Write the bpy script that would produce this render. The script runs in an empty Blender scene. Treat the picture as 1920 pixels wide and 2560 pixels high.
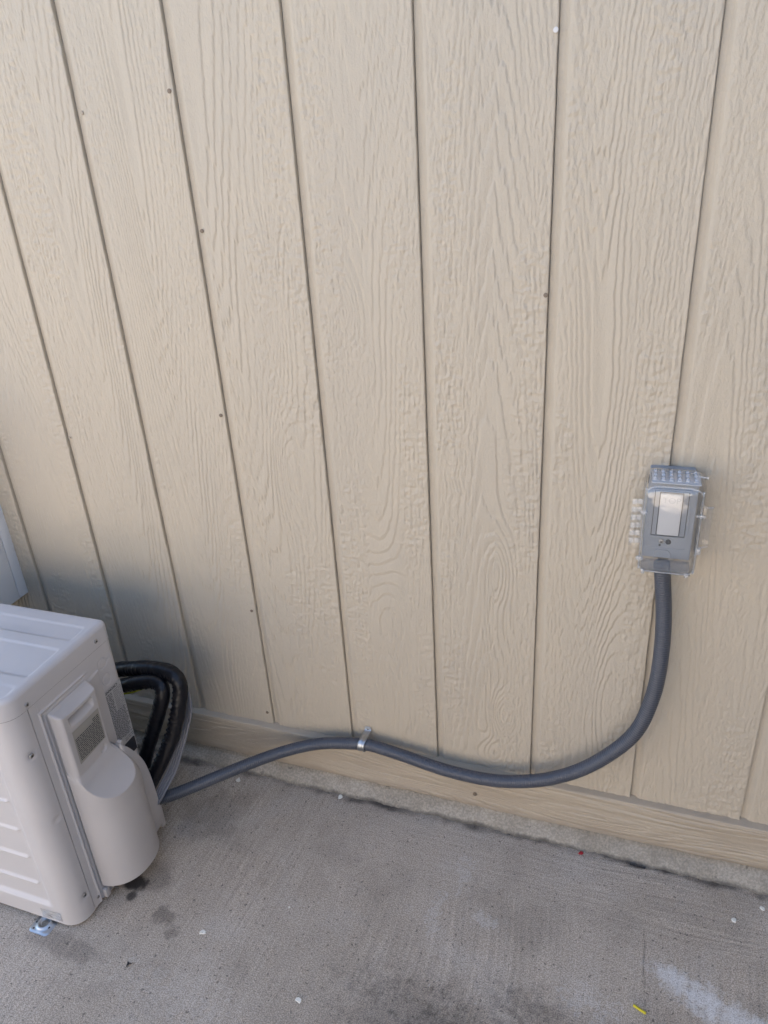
import bpy, bmesh, math, random
import numpy as np
from mathutils import Vector, Matrix, Euler
random.seed(7)
R = math.radians
sc = bpy.context.scene
C = sc.collection

# ------------------------------------------------------------------ camera
cam_d = bpy.data.cameras.new('camera')
cam = bpy.data.objects.new('camera', cam_d); C.objects.link(cam)
cam.matrix_world = Matrix((
    (0.943752, -0.089462, 0.318321, 0.34573),
    (0.325580, 0.419419, -0.847399, -1.16076),
    (-0.057699, 0.903374, 0.424954, 1.32425),
    (0, 0, 0, 1)))
cam_d.sensor_fit = 'VERTICAL'
cam_d.sensor_height = 24.0
cam_d.lens = 1793.85 / 2560 * 24.0
cam_d.clip_start = 0.01
cam_d.clip_end = 500
sc.camera = cam

# ------------------------------------------------------------------ sky, sun, exposure
SUN_EL, SUN_AZ = 44.0, -30.0           # the sun stands behind the building: this side is in open shade
world = bpy.data.worlds.new('World'); sc.world = world
world.use_nodes = True
wn = world.node_tree; wn.nodes.clear()
sky = wn.nodes.new('ShaderNodeTexSky'); sky.sky_type = 'NISHITA'; sky.sun_disc = False
sky.sun_elevation = R(SUN_EL); sky.sun_rotation = R(-SUN_AZ)
sky.air_density = 1.0; sky.dust_density = 1.2; sky.ozone_density = 1.0
bg = wn.nodes.new('ShaderNodeBackground'); bg.inputs['Strength'].default_value = 0.10
wo = wn.nodes.new('ShaderNodeOutputWorld')
wn.links.new(sky.outputs[0], bg.inputs[0]); wn.links.new(bg.outputs[0], wo.inputs[0])
sun_d = bpy.data.lights.new('sun', 'SUN'); sun_d.energy = 5.0; sun_d.angle = R(0.53); sun_d.color = (1.0, 0.945, 0.87)
sun = bpy.data.objects.new('sun', sun_d); C.objects.link(sun)
sd = Vector((-math.sin(R(SUN_AZ)) * math.cos(R(SUN_EL)), math.cos(R(SUN_AZ)) * math.cos(R(SUN_EL)), math.sin(R(SUN_EL))))
sun.rotation_euler = sd.to_track_quat('Z', 'Y').to_euler()
sun.location = sd * 20
vs = sc.view_settings
vs.view_transform = 'Standard'; vs.look = 'None'; vs.gamma = 1.0; vs.use_curve_mapping = False
vs.exposure = 2.45
sc.cycles.max_bounces = 7; sc.cycles.diffuse_bounces = 3; sc.cycles.glossy_bounces = 3; sc.cycles.transparent_max_bounces = 24
sc.cycles.use_denoising = True
sc.cycles.sample_clamp_indirect = 6

# ------------------------------------------------------------------ node helpers
class NT:
    def __init__(s, name):
        s.m = bpy.data.materials.new(name); s.m.use_nodes = True
        s.t = s.m.node_tree; s.t.nodes.clear()
        s.out = s.t.nodes.new('ShaderNodeOutputMaterial')
    def node(s, typ, **kw):
        n = s.t.nodes.new(typ)
        for k, v in kw.items(): setattr(n, k, v)
        return n
    def set(s, sock, v):
        if isinstance(v, bpy.types.NodeSocket): s.t.links.new(v, sock)
        elif v is not None: sock.default_value = v
    def math(s, op, a, b=None, c=None, clamp=False):
        n = s.node('ShaderNodeMath', operation=op); n.use_clamp = clamp
        for i, v in enumerate((a, b, c)):
            if v is not None: s.set(n.inputs[i], v)
        return n.outputs[0]
    def add(s, a, b): return s.math('ADD', a, b)
    def sub(s, a, b): return s.math('SUBTRACT', a, b)
    def mul(s, a, b): return s.math('MULTIPLY', a, b)
    def coords(s):
        tc = s.node('ShaderNodeTexCoord'); sp = s.node('ShaderNodeSeparateXYZ')
        s.t.links.new(tc.outputs['Object'], sp.inputs[0]); return sp.outputs[0], sp.outputs[1], sp.outputs[2]
    def vec(s, x, y, z):
        n = s.node('ShaderNodeCombineXYZ')
        for i, v in enumerate((x, y, z)): s.set(n.inputs[i], v)
        return n.outputs[0]
    def noise(s, v, scale=1.0, detail=2.0, rough=0.5, dist=0.0):
        n = s.node('ShaderNodeTexNoise'); s.t.links.new(v, n.inputs['Vector'])
        n.inputs['Scale'].default_value = scale; n.inputs['Detail'].default_value = detail
        n.inputs['Roughness'].default_value = rough; n.inputs['Distortion'].default_value = dist
        return n.outputs[0]
    def ramp(s, v, lo, hi, a=0.0, b=1.0):
        n = s.node('ShaderNodeMapRange', interpolation_type='SMOOTHSTEP')
        for i, q in enumerate((v, lo, hi, a, b)): s.set(n.inputs[i], q)
        return n.outputs[0]
    def mix(s, f, a, b, mode='MIX'):
        n = s.node('ShaderNodeMix', data_type='RGBA', blend_type=mode)
        s.set(n.inputs[0], f)
        for k, v in ((6, a), (7, b)):
            if isinstance(v, tuple) and len(v) == 3: v = (*v, 1)
            s.set(n.inputs[k], v)
        return n.outputs[2]
    def bump(s, h, dist=0.001, strength=1.0):
        n = s.node('ShaderNodeBump'); n.inputs['Strength'].default_value = strength
        n.inputs['Distance'].default_value = dist; s.t.links.new(h, n.inputs['Height']); return n.outputs[0]
    def bsdf(s, color, rough=0.5, metal=0.0, normal=None, spec=0.5, **kw):
        p = s.node('ShaderNodeBsdfPrincipled')
        if isinstance(color, tuple): color = (*color[:3], 1)
        s.set(p.inputs['Base Color'], color); s.set(p.inputs['Roughness'], rough); s.set(p.inputs['Metallic'], metal)
        p.inputs['Specular IOR Level'].default_value = spec
        for k, v in kw.items(): s.set(p.inputs[k.replace('_', ' ')], v)
        if normal is not None: s.t.links.new(normal, p.inputs['Normal'])
        s.t.links.new(p.outputs[0], s.out.inputs[0]); return p
    def gauss(s, x, y, cx, cy, sx, sy):
        a = s.math('POWER', s.mul(s.sub(x, cx), 1 / sx), 2.0); b = s.math('POWER', s.mul(s.sub(y, cy), 1 / sy), 2.0)
        return s.math('POWER', 2.71828, s.mul(s.add(a, b), -1.0))

S = 0.2032   # groove spacing

def siding_material():
    t = NT('painted_siding')
    x, y, z = t.coords(); P = t.vec(x, y, z)
    fine = t.noise(t.vec(t.mul(x, 520), t.mul(y, 500), t.mul(z, 260)), 1, 2, 0.6)
    tone = t.noise(t.vec(t.mul(x, 3.5), y, z), 1.6, 3, 0.55)
    col = t.mix(t.ramp(tone, 0.3, 0.7), (0.470, 0.404, 0.311), (0.442, 0.384, 0.302))
    t.bsdf(col, 0.50, normal=t.bump(fine, 0.0011, 0.9), spec=0.35)
    return t.m

def trim_material():
    t = NT('painted_trim')
    x, y, z = t.coords(); P = t.vec(x, y, z)
    fine = t.noise(t.vec(t.mul(x, 200), t.mul(y, 500), t.mul(z, 520)), 1, 2, 0.6)
    tone = t.noise(t.vec(t.mul(x, 1.5), y, t.mul(z, 3)), 4, 3, 0.55)
    col = t.mix(t.ramp(tone, 0.3, 0.7), (0.405, 0.343, 0.262), (0.365, 0.305, 0.232))
    grime = t.ramp(t.add(t.ramp(z, 0.075, 0.045), t.mul(t.noise(P, 18, 3, 0.6), 0.8)), 0.75, 1.5, 0, 0.45)
    col = t.mix(grime, col, (0.22, 0.18, 0.14))
    t.bsdf(col, 0.5, normal=t.bump(fine, 0.0009, 0.8), spec=0.35)
    return t.m

def concrete_material():
    t = NT('broomed_concrete')
    x, y, z = t.coords(); P = t.vec(x, y, z)
    at = t.node('ShaderNodeAttribute', attribute_name='slab')       # broom relief, stains, overspray of this slab
    sp = t.node('ShaderNodeSeparateColor'); t.t.links.new(at.outputs['Color'], sp.inputs[0])
    dark, white, broom = sp.outputs[0], sp.outputs[1], sp.outputs[2]
    grit = t.noise(P, 420, 3, 0.75)
    spots = t.noise(P, 130, 2, 0.6)
    big = t.noise(P, 4.0, 3, 0.6)
    col = t.mix(t.ramp(big, 0.30, 0.70), (0.425, 0.360, 0.290), (0.490, 0.420, 0.345))
    k = t.mul(t.ramp(grit, 0.38, 0.64, 0.62, 1.30), t.ramp(broom, 0.15, 0.85, 0.84, 1.10))
    col = t.mix(1.0, col, t.vec(k, k, k), 'MULTIPLY')
    col = t.mix(t.ramp(spots, 0.63, 0.70, 0, 0.7), col, (0.07, 0.062, 0.056))
    col = t.mix(t.ramp(spots, 0.31, 0.26, 0, 0.5), col, (0.55, 0.52, 0.47))
    col = t.mix(dark, col, (0.030, 0.026, 0.025))
    col = t.mix(t.mul(white, t.ramp(grit, 0.36, 0.56, 0.35, 1.0)), col, (0.70, 0.69, 0.68))
    h = t.add(grit, t.mul(spots, -0.4))
    t.bsdf(col, 0.88, normal=t.bump(h, 0.0009, 0.8), spec=0.25)
    return t.m

def ledge_material():
    t = NT('weathered_cement')
    x, y, z = t.coords(); P = t.vec(x, y, z)
    n = t.noise(P, 14, 4, 0.65); g = t.noise(P, 220, 3, 0.7)
    col = t.mix(t.ramp(n, 0.3, 0.7), (0.285, 0.256, 0.212), (0.375, 0.340, 0.288))
    sp = t.ramp(g, 0.4, 0.62, 0.82, 1.12)
    col = t.mix(1.0, col, t.vec(sp, sp, sp), 'MULTIPLY')
    spots = t.ramp(t.noise(P, 46, 3, 0.7), 0.64, 0.72)
    col = t.mix(t.mul(spots, 0.6), col, (0.07, 0.065, 0.058))
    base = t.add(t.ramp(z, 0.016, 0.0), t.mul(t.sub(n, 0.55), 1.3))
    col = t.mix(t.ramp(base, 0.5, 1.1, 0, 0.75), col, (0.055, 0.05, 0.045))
    h = t.add(t.mul(n, 2.0), g)
    t.bsdf(col, 0.9, normal=t.bump(h, 0.0012, 0.8), spec=0.2)
    return t.m

def simple(name, col, rough=0.5, metal=0.0, spec=0.5, nscale=0, ndist=0.0004, var=0.0, vscale=8, **kw):
    t = NT(name)
    tc = t.node('ShaderNodeTexCoord'); P = tc.outputs['Object']
    c = (*col, 1)
    if var:
        n = t.noise(P, vscale, 3, 0.6)
        c = t.mix(t.ramp(n, 0.3, 0.7), tuple(v * (1 - var) for v in col), tuple(min(1, v * (1 + var)) for v in col))
    nrm = t.bump(t.noise(P, nscale, 3, 0.6), ndist, 0.6) if nscale else None
    r = rough
    if var: r = t.ramp(t.noise(P, vscale * 3, 2, 0.5), 0.3, 0.7, rough * 0.85, min(1, rough * 1.15))
    t.bsdf(c, r, metal, nrm, spec, **kw)
    return t.m

def clear_plastic(name, tint=(0.90, 0.93, 0.95), rough=0.06, boost=1.0, ns=0, milk=0.07):
    t = NT(name)
    nrm = None
    if ns:
        tc = t.node('ShaderNodeTexCoord'); nrm = t.bump(t.noise(tc.outputs['Object'], ns, 2, 0.5), 0.0006, 0.7)
    tr = t.node('ShaderNodeBsdfTransparent'); tr.inputs[0].default_value = (*tint, 1)
    gl = t.node('ShaderNodeBsdfGlossy'); gl.inputs['Roughness'].default_value = rough
    fr = t.node('ShaderNodeFresnel')
    geo = t.node('ShaderNodeNewGeometry')                # thin sheet: the same reflectance from either side
    t.t.links.new(t.add(1.58, t.mul(geo.outputs['Backfacing'], 1 / 1.58 - 1.58)), fr.inputs[0])
    if nrm: t.t.links.new(nrm, gl.inputs['Normal']); t.t.links.new(nrm, fr.inputs['Normal'])
    df = t.node('ShaderNodeBsdfDiffuse'); df.inputs[0].default_value = (0.75, 0.78, 0.82, 1)
    m0 = t.node('ShaderNodeMixShader'); m0.inputs[0].default_value = milk
    t.t.links.new(tr.outputs[0], m0.inputs[1]); t.t.links.new(df.outputs[0], m0.inputs[2])
    mx = t.node('ShaderNodeMixShader')
    t.t.links.new(t.math('MULTIPLY', fr.outputs[0], boost, clamp=True), mx.inputs[0])
    t.t.links.new(m0.outputs[0], mx.inputs[1]); t.t.links.new(gl.outputs[0], mx.inputs[2])
    t.t.links.new(mx.outputs[0], t.out.inputs[0])
    return t.m

M = {}
M['siding'] = siding_material()
M['trim'] = trim_material()
M['concrete'] = concrete_material()
M['ledge'] = ledge_material()
M['case'] = simple('ivory_enamel', (0.490, 0.470, 0.468), 0.34, nscale=900, ndist=0.00012, var=0.02)
M['plastic'] = simple('ivory_plastic', (0.46, 0.435, 0.425), 0.5, nscale=1400, ndist=0.00015, var=0.02)
M['dark'] = simple('dark_gap', (0.02, 0.02, 0.022), 0.8)
M['zinc'] = simple('zinc_plate', (0.44, 0.46, 0.48), 0.36, 1.0, nscale=160, ndist=0.0001, var=0.08, vscale=60)
M['steel'] = simple('screw_steel', (0.42, 0.41, 0.40), 0.38, 1.0, var=0.15, vscale=300)
M['conduit'] = simple('slate_grey_pvc', (0.056, 0.063, 0.080), 0.38, nscale=300, ndist=0.0002, var=0.06, vscale=25)
M['wrap'] = simple('black_tape_wrap', (0.006, 0.006, 0.008), 0.36, nscale=90, ndist=0.0012, spec=0.3)
M['wire'] = simple('grey_wire_sheath', (0.20, 0.20, 0.215), 0.45)
M['yellow'] = simple('yellow_wire', (0.42, 0.42, 0.03), 0.5)
M['boxgrey'] = simple('grey_box_paint', (0.27, 0.29, 0.32), 0.5, nscale=500, ndist=0.0002, var=0.06, vscale=30)
M['plategrey'] = simple('grey_moulded_plate', (0.27, 0.285, 0.305), 0.45, nscale=700, ndist=0.00015, var=0.05, vscale=20)
M['outlet'] = simple('white_outlet_face', (0.56, 0.55, 0.54), 0.35)
M['clear'] = clear_plastic('clear_plastic', (0.985, 0.988, 0.99), 0.03, 1.3, ns=40, milk=0.02)
M['clearrib'] = clear_plastic('clear_ribbed_plastic', (0.97, 0.98, 0.985), 0.05, 1.8, ns=90, milk=0.16)
M['lip'] = clear_plastic('smoky_clear_plastic', (0.86, 0.85, 0.83), 0.2, 1.0, milk=0.12)
M['frost'] = clear_plastic('frosted_clear_plastic', (0.95, 0.97, 1.0), 0.12, 1.4, ns=120, milk=0.42)
M['tape'] = clear_plastic('clear_tape', (0.93, 0.93, 0.92), 0.15, 2.0, ns=130)
M['panelwhite'] = simple('pale_enamel_cabinet', (0.78, 0.80, 0.82), 0.4, var=0.02)
M['ink'] = simple('label_ink', (0.022, 0.023, 0.03), 0.6)
M['sticker'] = simple('pale_label_film', (0.40, 0.39, 0.385), 0.35)
M['greysticker'] = simple('grey_warning_label', (0.30, 0.285, 0.255), 0.5)
M['rust'] = simple('weathered_nail', (0.20, 0.155, 0.115), 0.7, 0.3)
M['nailpaint'] = simple('painted_nail', (0.36, 0.30, 0.23), 0.6)
M['white'] = simple('white_paint_flake', (0.72, 0.70, 0.63), 0.8, nscale=300, ndist=0.001)
M['soffit'] = simple('painted_soffit', (0.55, 0.50, 0.43), 0.7, var=0.04)
M['stucco'] = simple('bounce_wall_stucco', (0.50, 0.465, 0.43), 0.85, nscale=60, ndist=0.003, var=0.06)  # surface of the added bounce wall behind the camera
M['red'] = simple('red_plastic_bit', (0.35, 0.02, 0.03), 0.5)
M['leaf'] = simple('dry_black_leaf', (0.015, 0.014, 0.016), 0.7)

# ------------------------------------------------------------------ mesh helpers
def mesh_obj(name, verts, faces, mat, parent=None, smooth=False, mats=None, fm=None):
    me = bpy.data.meshes.new(name); me.from_pydata([tuple(v) for v in verts], [], faces); me.update()
    for m in (mats or [mat]): me.materials.append(m)
    if fm: me.polygons.foreach_set('material_index', fm)
    if smooth: me.polygons.foreach_set('use_smooth', [True] * len(me.polygons))
    o = bpy.data.objects.new(name, me); C.objects.link(o)
    if parent: o.parent = parent
    return o
def bm_obj(name, bm, mat, parent=None, smooth=False, angle=None):
    bmesh.ops.recalc_face_normals(bm, faces=bm.faces)
    me = bpy.data.meshes.new(name); bm.to_mesh(me); bm.free(); me.materials.append(mat)
    if smooth or angle:
        me.polygons.foreach_set('use_smooth', [True] * len(me.polygons))
        if angle: me.set_sharp_from_angle(angle=R(angle))
    o = bpy.data.objects.new(name, me); C.objects.link(o)
    if parent: o.parent = parent
    return o
def bm_box(bm, x0, x1, y0, y1, z0, z1, bev=0.0, seg=2):
    r = bmesh.ops.create_cube(bm, size=1.0)
    for v in r['verts']:
        v.co = Vector(((x0 + x1) / 2 + v.co.x * (x1 - x0), (y0 + y1) / 2 + v.co.y * (y1 - y0), (z0 + z1) / 2 + v.co.z * (z1 - z0)))
    if bev:
        es = list({e for v in r['verts'] for e in v.link_edges})
        bmesh.ops.bevel(bm, geom=es, offset=bev, segments=seg, profile=0.6, affect='EDGES')
def box(name, x0, x1, y0, y1, z0, z1, mat, parent=None, bev=0.0, seg=2):
    bm = bmesh.new(); bm_box(bm, x0, x1, y0, y1, z0, z1, bev, seg)
    return bm_obj(name, bm, mat, parent, angle=35 if bev else None)
def empty(name, loc, label, cat, group=None):
    o = bpy.data.objects.new(name, None); o.location = loc; C.objects.link(o)
    o.empty_display_size = 0.05
    tag(o, label, cat, group); return o
def tag(o, label, cat, group=None):
    o['label'] = label; o['category'] = cat
    if group: o['group'] = group
    return o
def adopt(root):
    """children were modelled in world space: keep them there under the shifted root"""
    bpy.context.view_layer.update()
    inv = root.matrix_world.inverted()
    for ch in root.children: ch.matrix_parent_inverse = inv
def catmull(pts, n=12):
    P = [Vector(p) for p in pts]; P = [P[0] * 2 - P[1]] + P + [P[-1] * 2 - P[-2]]
    out = []
    for i in range(1, len(P) - 2):
        p0, p1, p2, p3 = P[i - 1:i + 3]
        for k in range(n):
            t = k / n
            out.append(0.5 * ((2 * p1) + (p2 - p0) * t + (2 * p0 - 5 * p1 + 4 * p2 - p3) * t * t + (3 * p1 - p0 - 3 * p2 + p3) * t ** 3))
    out.append(P[-2]); return out
def resample(pts, step):
    L = [0.0]
    for a, b in zip(pts, pts[1:]): L.append(L[-1] + (b - a).length)
    n = max(2, int(L[-1] / step)); out = []; j = 0
    for i in range(n + 1):
        s = L[-1] * i / n
        while j < len(L) - 2 and L[j + 1] < s: j += 1
        d = L[j + 1] - L[j]; f = (s - L[j]) / d if d > 1e-9 else 0
        out.append(pts[j].lerp(pts[j + 1], min(1, max(0, f))))
    return out
def smooth_pts(p, it=3):
    for _ in range(it): p = [p[0]] + [(p[i - 1] + p[i] * 2 + p[i + 1]) / 4 for i in range(1, len(p) - 1)] + [p[-1]]
    return p
def tube(name, pts, rad, mat, parent=None, sides=16, step=0.004, rfun=None, smooth_it=4, caps=True, offs=None):
    p = smooth_pts(resample(catmull(pts), step), smooth_it)
    T = [(p[min(i + 1, len(p) - 1)] - p[max(i - 1, 0)]).normalized() for i in range(len(p))]
    nrm = T[0].orthogonal().normalized(); V = []; F = []; s = 0
    for i, q in enumerate(p):
        if i: s += (q - p[i - 1]).length
        nrm = (nrm - T[i] * nrm.dot(T[i])).normalized(); b = T[i].cross(nrm)
        for k in range(sides):
            a = 2 * math.pi * k / sides
            r = rad if rfun is None else rfun(s, a, rad)
            V.append(q + (nrm * math.cos(a) + b * math.sin(a)) * r)
    for i in range(len(p) - 1):
        for k in range(sides):
            k2 = (k + 1) % sides
            F.append((i * sides + k, i * sides + k2, (i + 1) * sides + k2, (i + 1) * sides + k))
    if caps: F.append(tuple(range(sides))[::-1]); F.append(tuple((len(p) - 1) * sides + k for k in range(sides)))
    return mesh_obj(name, V, F, mat, parent, smooth=True)
def grid_faces(nu, nv, off=0, flip=False):
    F = []
    for j in range(nv - 1):
        for i in range(nu - 1):
            a = off + j * nu + i; q = (a, a + 1, a + nu + 1, a + nu)
            F.append(q[::-1] if flip else q)
    return F
def sst(x, a, b):
    t = min(1, max(0, (x - a) / (b - a))); return t * t * (3 - 2 * t)
def noise1(x, seed=0):
    i = math.floor(x); f = x - i; f = f * f * (3 - 2 * f)
    h = lambda k: (math.sin(k * 127.1 + seed * 311.7) * 43758.5453) % 1.0
    return h(i) * (1 - f) + h(i + 1) * f - 0.5
def disc(name, c, nrm, r, depth, mat, parent=None, seg=14, dome=0.3):
    """a low domed head standing on a surface"""
    n = Vector(nrm).normalized(); a = n.orthogonal().normalized(); b = n.cross(a); c = Vector(c)
    V = []; F = []
    for rr, hh in ((1, -0.0005 / max(depth, 1e-6)), (1, 0.55), (0.85, 0.85), (0.45, 1.0)):
        for k in range(seg):
            t = 2 * math.pi * k / seg
            V.append(c + (a * math.cos(t) + b * math.sin(t)) * r * rr + n * depth * hh)
    for j in range(3):
        for k in range(seg):
            k2 = (k + 1) % seg; F.append((j * seg + k, j * seg + k2, (j + 1) * seg + k2, (j + 1) * seg + k))
    F.append(tuple(3 * seg + k for k in range(seg)))
    return mesh_obj(name, V, F, mat, parent, smooth=False)
def screw(c, nrm, r, parent, name='screw'):
    o = disc(name, c, nrm, r, r * 0.55, M['steel'], parent)
    n = Vector(nrm).normalized(); a = n.orthogonal().normalized(); b = n.cross(a); c = Vector(c) + n * (r * 0.56)
    V = []; F = []
    for d, e in ((a, b), (b, a)):
        k = len(V)
        for s1, s2 in ((-1, -1), (1, -1), (1, 1), (-1, 1)): V.append(c + d * (r * 0.6 * s1) + e * (r * 0.14 * s2) + n * 0.0001)
        F.append((k, k + 1, k + 2, k + 3))
    d = mesh_obj('screw_slot', V, F, M['dark'], o); return o

# ------------------------------------------------------------------ ground
def np_hash(i, j, seed):
    h = (i.astype(np.int64) * 374761393 + j.astype(np.int64) * 668265263 + seed * 974634541) & 0xffffffff
    h = ((h ^ (h >> 13)) * 1274126177) & 0xffffffff
    h = ((h ^ (h >> 16)) * 2246822519) & 0xffffffff
    return (h ^ (h >> 15)) & 0xffffffff
def pn(x, y, seed=0):
    """2-D gradient noise, about -1..1"""
    xi = np.floor(x); yi = np.floor(y); fx = x - xi; fy = y - yi
    ux = fx * fx * fx * (fx * (fx * 6 - 15) + 10); uy = fy * fy * fy * (fy * (fy * 6 - 15) + 10)
    def g(a, b):
        th = np_hash(xi + a, yi + b, seed) * (2 * np.pi / 4294967296.0)
        return np.cos(th) * (fx - a) + np.sin(th) * (fy - b)
    n0 = g(0, 0) * (1 - ux) + g(1, 0) * ux; n1 = g(0, 1) * (1 - ux) + g(1, 1) * ux
    return (n0 * (1 - uy) + n1 * uy) * 1.5
def fbm(x, y, seed=0, oct=3, rough=0.55):
    r = 0; a = 1.0; t = 0
    for o in range(oct): r = r + a * pn(x * 2 ** o, y * 2 ** o, seed + 17 * o); t += a; a *= rough
    return r / t
def nst(x, a, b):
    t = np.clip((x - a) / (b - a), 0, 1); return t * t * (3 - 2 * t)
def np_mesh(name, co, nu, nv, mat, parent=None, smooth=True, flip=False):
    """quad sheet from an (nv, nu, 3) array"""
    idx = np.arange(nu * nv, dtype=np.int32).reshape(nv, nu)
    q = np.stack([idx[:-1, :-1], idx[:-1, 1:], idx[1:, 1:], idx[1:, :-1]], -1).reshape(-1, 4)
    if flip: q = q[:, ::-1]
    me = bpy.data.meshes.new(name); nf = len(q)
    me.vertices.add(nu * nv); me.vertices.foreach_set('co', np.ascontiguousarray(co, dtype=np.float32).ravel())
    me.loops.add(nf * 4); me.loops.foreach_set('vertex_index', np.ascontiguousarray(q, dtype=np.int32).ravel())
    me.polygons.add(nf); me.polygons.foreach_set('loop_start', np.arange(0, nf * 4, 4, dtype=np.int32))
    me.polygons.foreach_set('use_smooth', np.full(nf, smooth))
    me.update(calc_edges=True); me.materials.append(mat)
    o = bpy.data.objects.new(name, me); C.objects.link(o)
    if parent: o.parent = parent
    return o
def slab():
    xs = np.concatenate([[-40, -15, -6, -3, -1.5], np.arange(-1.0, 1.0, 0.0022), [1.5, 3, 6, 15, 40]])
    ys = np.concatenate([[-60, -25, -10, -5, -2.5, -1.4], np.arange(-0.80, -0.002, 0.0022), [0.1]])
    X, Y = np.meshgrid(xs, ys)
    inside = nst(X, -1.0, -0.95) * nst(-X, -1.0, -0.95) * nst(Y, -0.8, -0.77)
    wob = fbm(X * 2.3, Y * 2.3, 3, 2) * 0.022
    bx = fbm((X + wob) * 170, Y * 5, 5, 2, 0.7); by = fbm(X * 5, (Y + wob) * 170, 6, 2, 0.7)
    wn_ = nst(Y + fbm(X * 3, Y * 3, 8) * 0.14, -0.26, -0.13) * nst(X + wob, -0.25, 0.1)
    patch = 0.35 + 0.65 * nst(fbm(X * 4, Y * 3, 21, 3), -0.25, 0.25)
    broom = (bx * (1 - wn_) + by * wn_) * patch
    n1 = fbm(X * 16, Y * 16, 31, 4, 0.65); n2 = fbm(X * 46, Y * 46, 32, 4, 0.8) * 1.5; n3 = fbm(X * 7, Y * 7, 33, 4, 0.6)
    dark = np.zeros_like(X); white = np.zeros_like(X)
    def blob(tgt, cx, cy, sx, sy, amt, n, k, lo=0.35, hi=0.95, rot=0.0):
        c, s = math.cos(rot), math.sin(rot); a = (X - cx) * c + (Y - cy) * s; b = -(X - cx) * s + (Y - cy) * c
        g_ = np.exp(-(a / sx) ** 2 - (b / sy) ** 2)
        v = nst(g_ + n * k, lo, hi) * nst(g_, 0.06, 0.35) * amt
        return np.maximum(tgt, v)
    for b in ((0.14, -0.47, 0.22, 0.10, 0.40, n3 + 0.4 * n2, 0.6, 0.1, 1.1), (0.13, -0.47, 0.17, 0.080, 0.68, n2, 0.8, 0.15, 1.35), (0.02, -0.43, 0.11, 0.05, 0.50, n2, 0.8, 0.2, 1.4), (0.27, -0.39, 0.11, 0.05, 0.46, n2, 0.8, 0.2, 1.4),
              (-0.559, -0.372, 0.034, 0.026, 0.95, n1 + 0.3 * n2, 0.5, 0.30, 0.75), (-0.552, -0.401, 0.014, 0.016, 0.80, n1 + 0.3 * n2, 0.6, 0.3, 0.8), (-0.535, -0.350, 0.06, 0.05, 0.38, n1, 0.5),
              (-0.466, -0.419, 0.035, 0.028, 0.45, n2, 0.6), (-0.43, -0.445, 0.02, 0.02, 0.35, n2, 0.7), (-0.50, -0.17, 0.12, 0.10, 0.30, n1, 0.6), (-0.62, -0.53, 0.10, 0.03, 0.3, n1, 0.6)):
        dark = blob(dark, *b)
    for b in ((0.500, -0.260, 0.044, 0.028, 0.80, n2, 0.6, 0.15, 1.0, -0.45), (0.550, -0.284, 0.055, 0.034, 0.84, n2, 0.6, 0.15, 1.0, -0.45), (0.615, -0.305, 0.07, 0.030, 0.80, n2, 0.6, 0.15, 1.0, -0.3),
              (0.36, -0.345, 0.05, 0.03, 0.25, n2, 1.6), (0.155, -0.245, 0.035, 0.016, 0.24, n2, 1.6), (0.062, -0.26, 0.016, 0.06, 0.20, n2, 1.8), (0.095, -0.15, 0.018, 0.05, 0.20, n2, 1.8), (-0.36, -0.55, 0.14, 0.05, 0.10, n2, 1.2)):
        white = blob(white, *b)
    # grime collected along the joint at the wall, and grey clouding
    jd = nst(Y + n1 * 0.018, -0.052, -0.034) * (0.35 + 0.65 * nst(n3, -0.3, 0.3)); dark = np.maximum(dark, jd * 0.85)
    dark = np.maximum(dark, 0.15 * nst(n3, 0.02, 0.5)); white = np.maximum(white, 0.10 * nst(-n3, 0.05, 0.5))
    crack = np.exp(-((X - 0.452 + 0.004 * n1 + 0.03 * (Y + 0.3)) / 0.0016) ** 2) * nst(-Y, 0.17, 0.22) * nst(n2, -0.3, 0.1)
    dark = np.maximum(dark, 0.5 * crack)
    Z = (0.0010 * broom + 0.0004 * n2 - 0.0006 * crack) * inside
    o = np_mesh('concrete_slab', np.stack([X, Y, Z], -1), len(xs), len(ys), M['concrete'])
    at = o.data.color_attributes.new('slab', 'FLOAT_COLOR', 'POINT')
    at.data.foreach_set('color', np.stack([dark * inside, white * inside, 0.5 + 0.42 * broom * inside, np.ones_like(X)], -1).astype(np.float32).ravel())
    return o
g = slab()
g['kind'] = 'structure'
nx, ny = 1500, 16
V = []
for j in range(ny):
    f = j / (ny - 1)
    for i in range(nx):
        x = -3 + 6 * i / (nx - 1)
        edge = 0.0345 + 0.006 * noise1(x * 9, 1) + 0.006 * noise1(x * 41, 2) + 0.003 * noise1(x * 130, 9) + (0.003 * sst(x, 0.2, 0.8))
        yy = 0.03 * (1 - f) - (edge + 0.004) * f if f > 0 else 0.03
        zz = 0.0405 - 0.0015 * f - 0.049 * max(0, f - 0.42) / 0.58 * (0.85 + 0.15 * f)
        zz += 0.0034 * noise1(x * 23 + f * 9, 3) * f + 0.0030 * noise1(x * 77 + f * 31, 4) * f + 0.0016 * noise1(x * 190 + f * 60, 8) * f
        V.append((x, yy, zz))
led = mesh_obj('foundation_ledge', V, grid_faces(nx, ny, flip=True), M['ledge'], smooth=True)
led['kind'] = 'structure'

# unseen wall added behind the camera to bounce warm sunlight forward
yw_ = box('added_bounce_wall', -7.0, 2.4, -4.35, -4.15, -0.02, 2.3, M['stucco'])
yw_['kind'] = 'structure'

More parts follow.
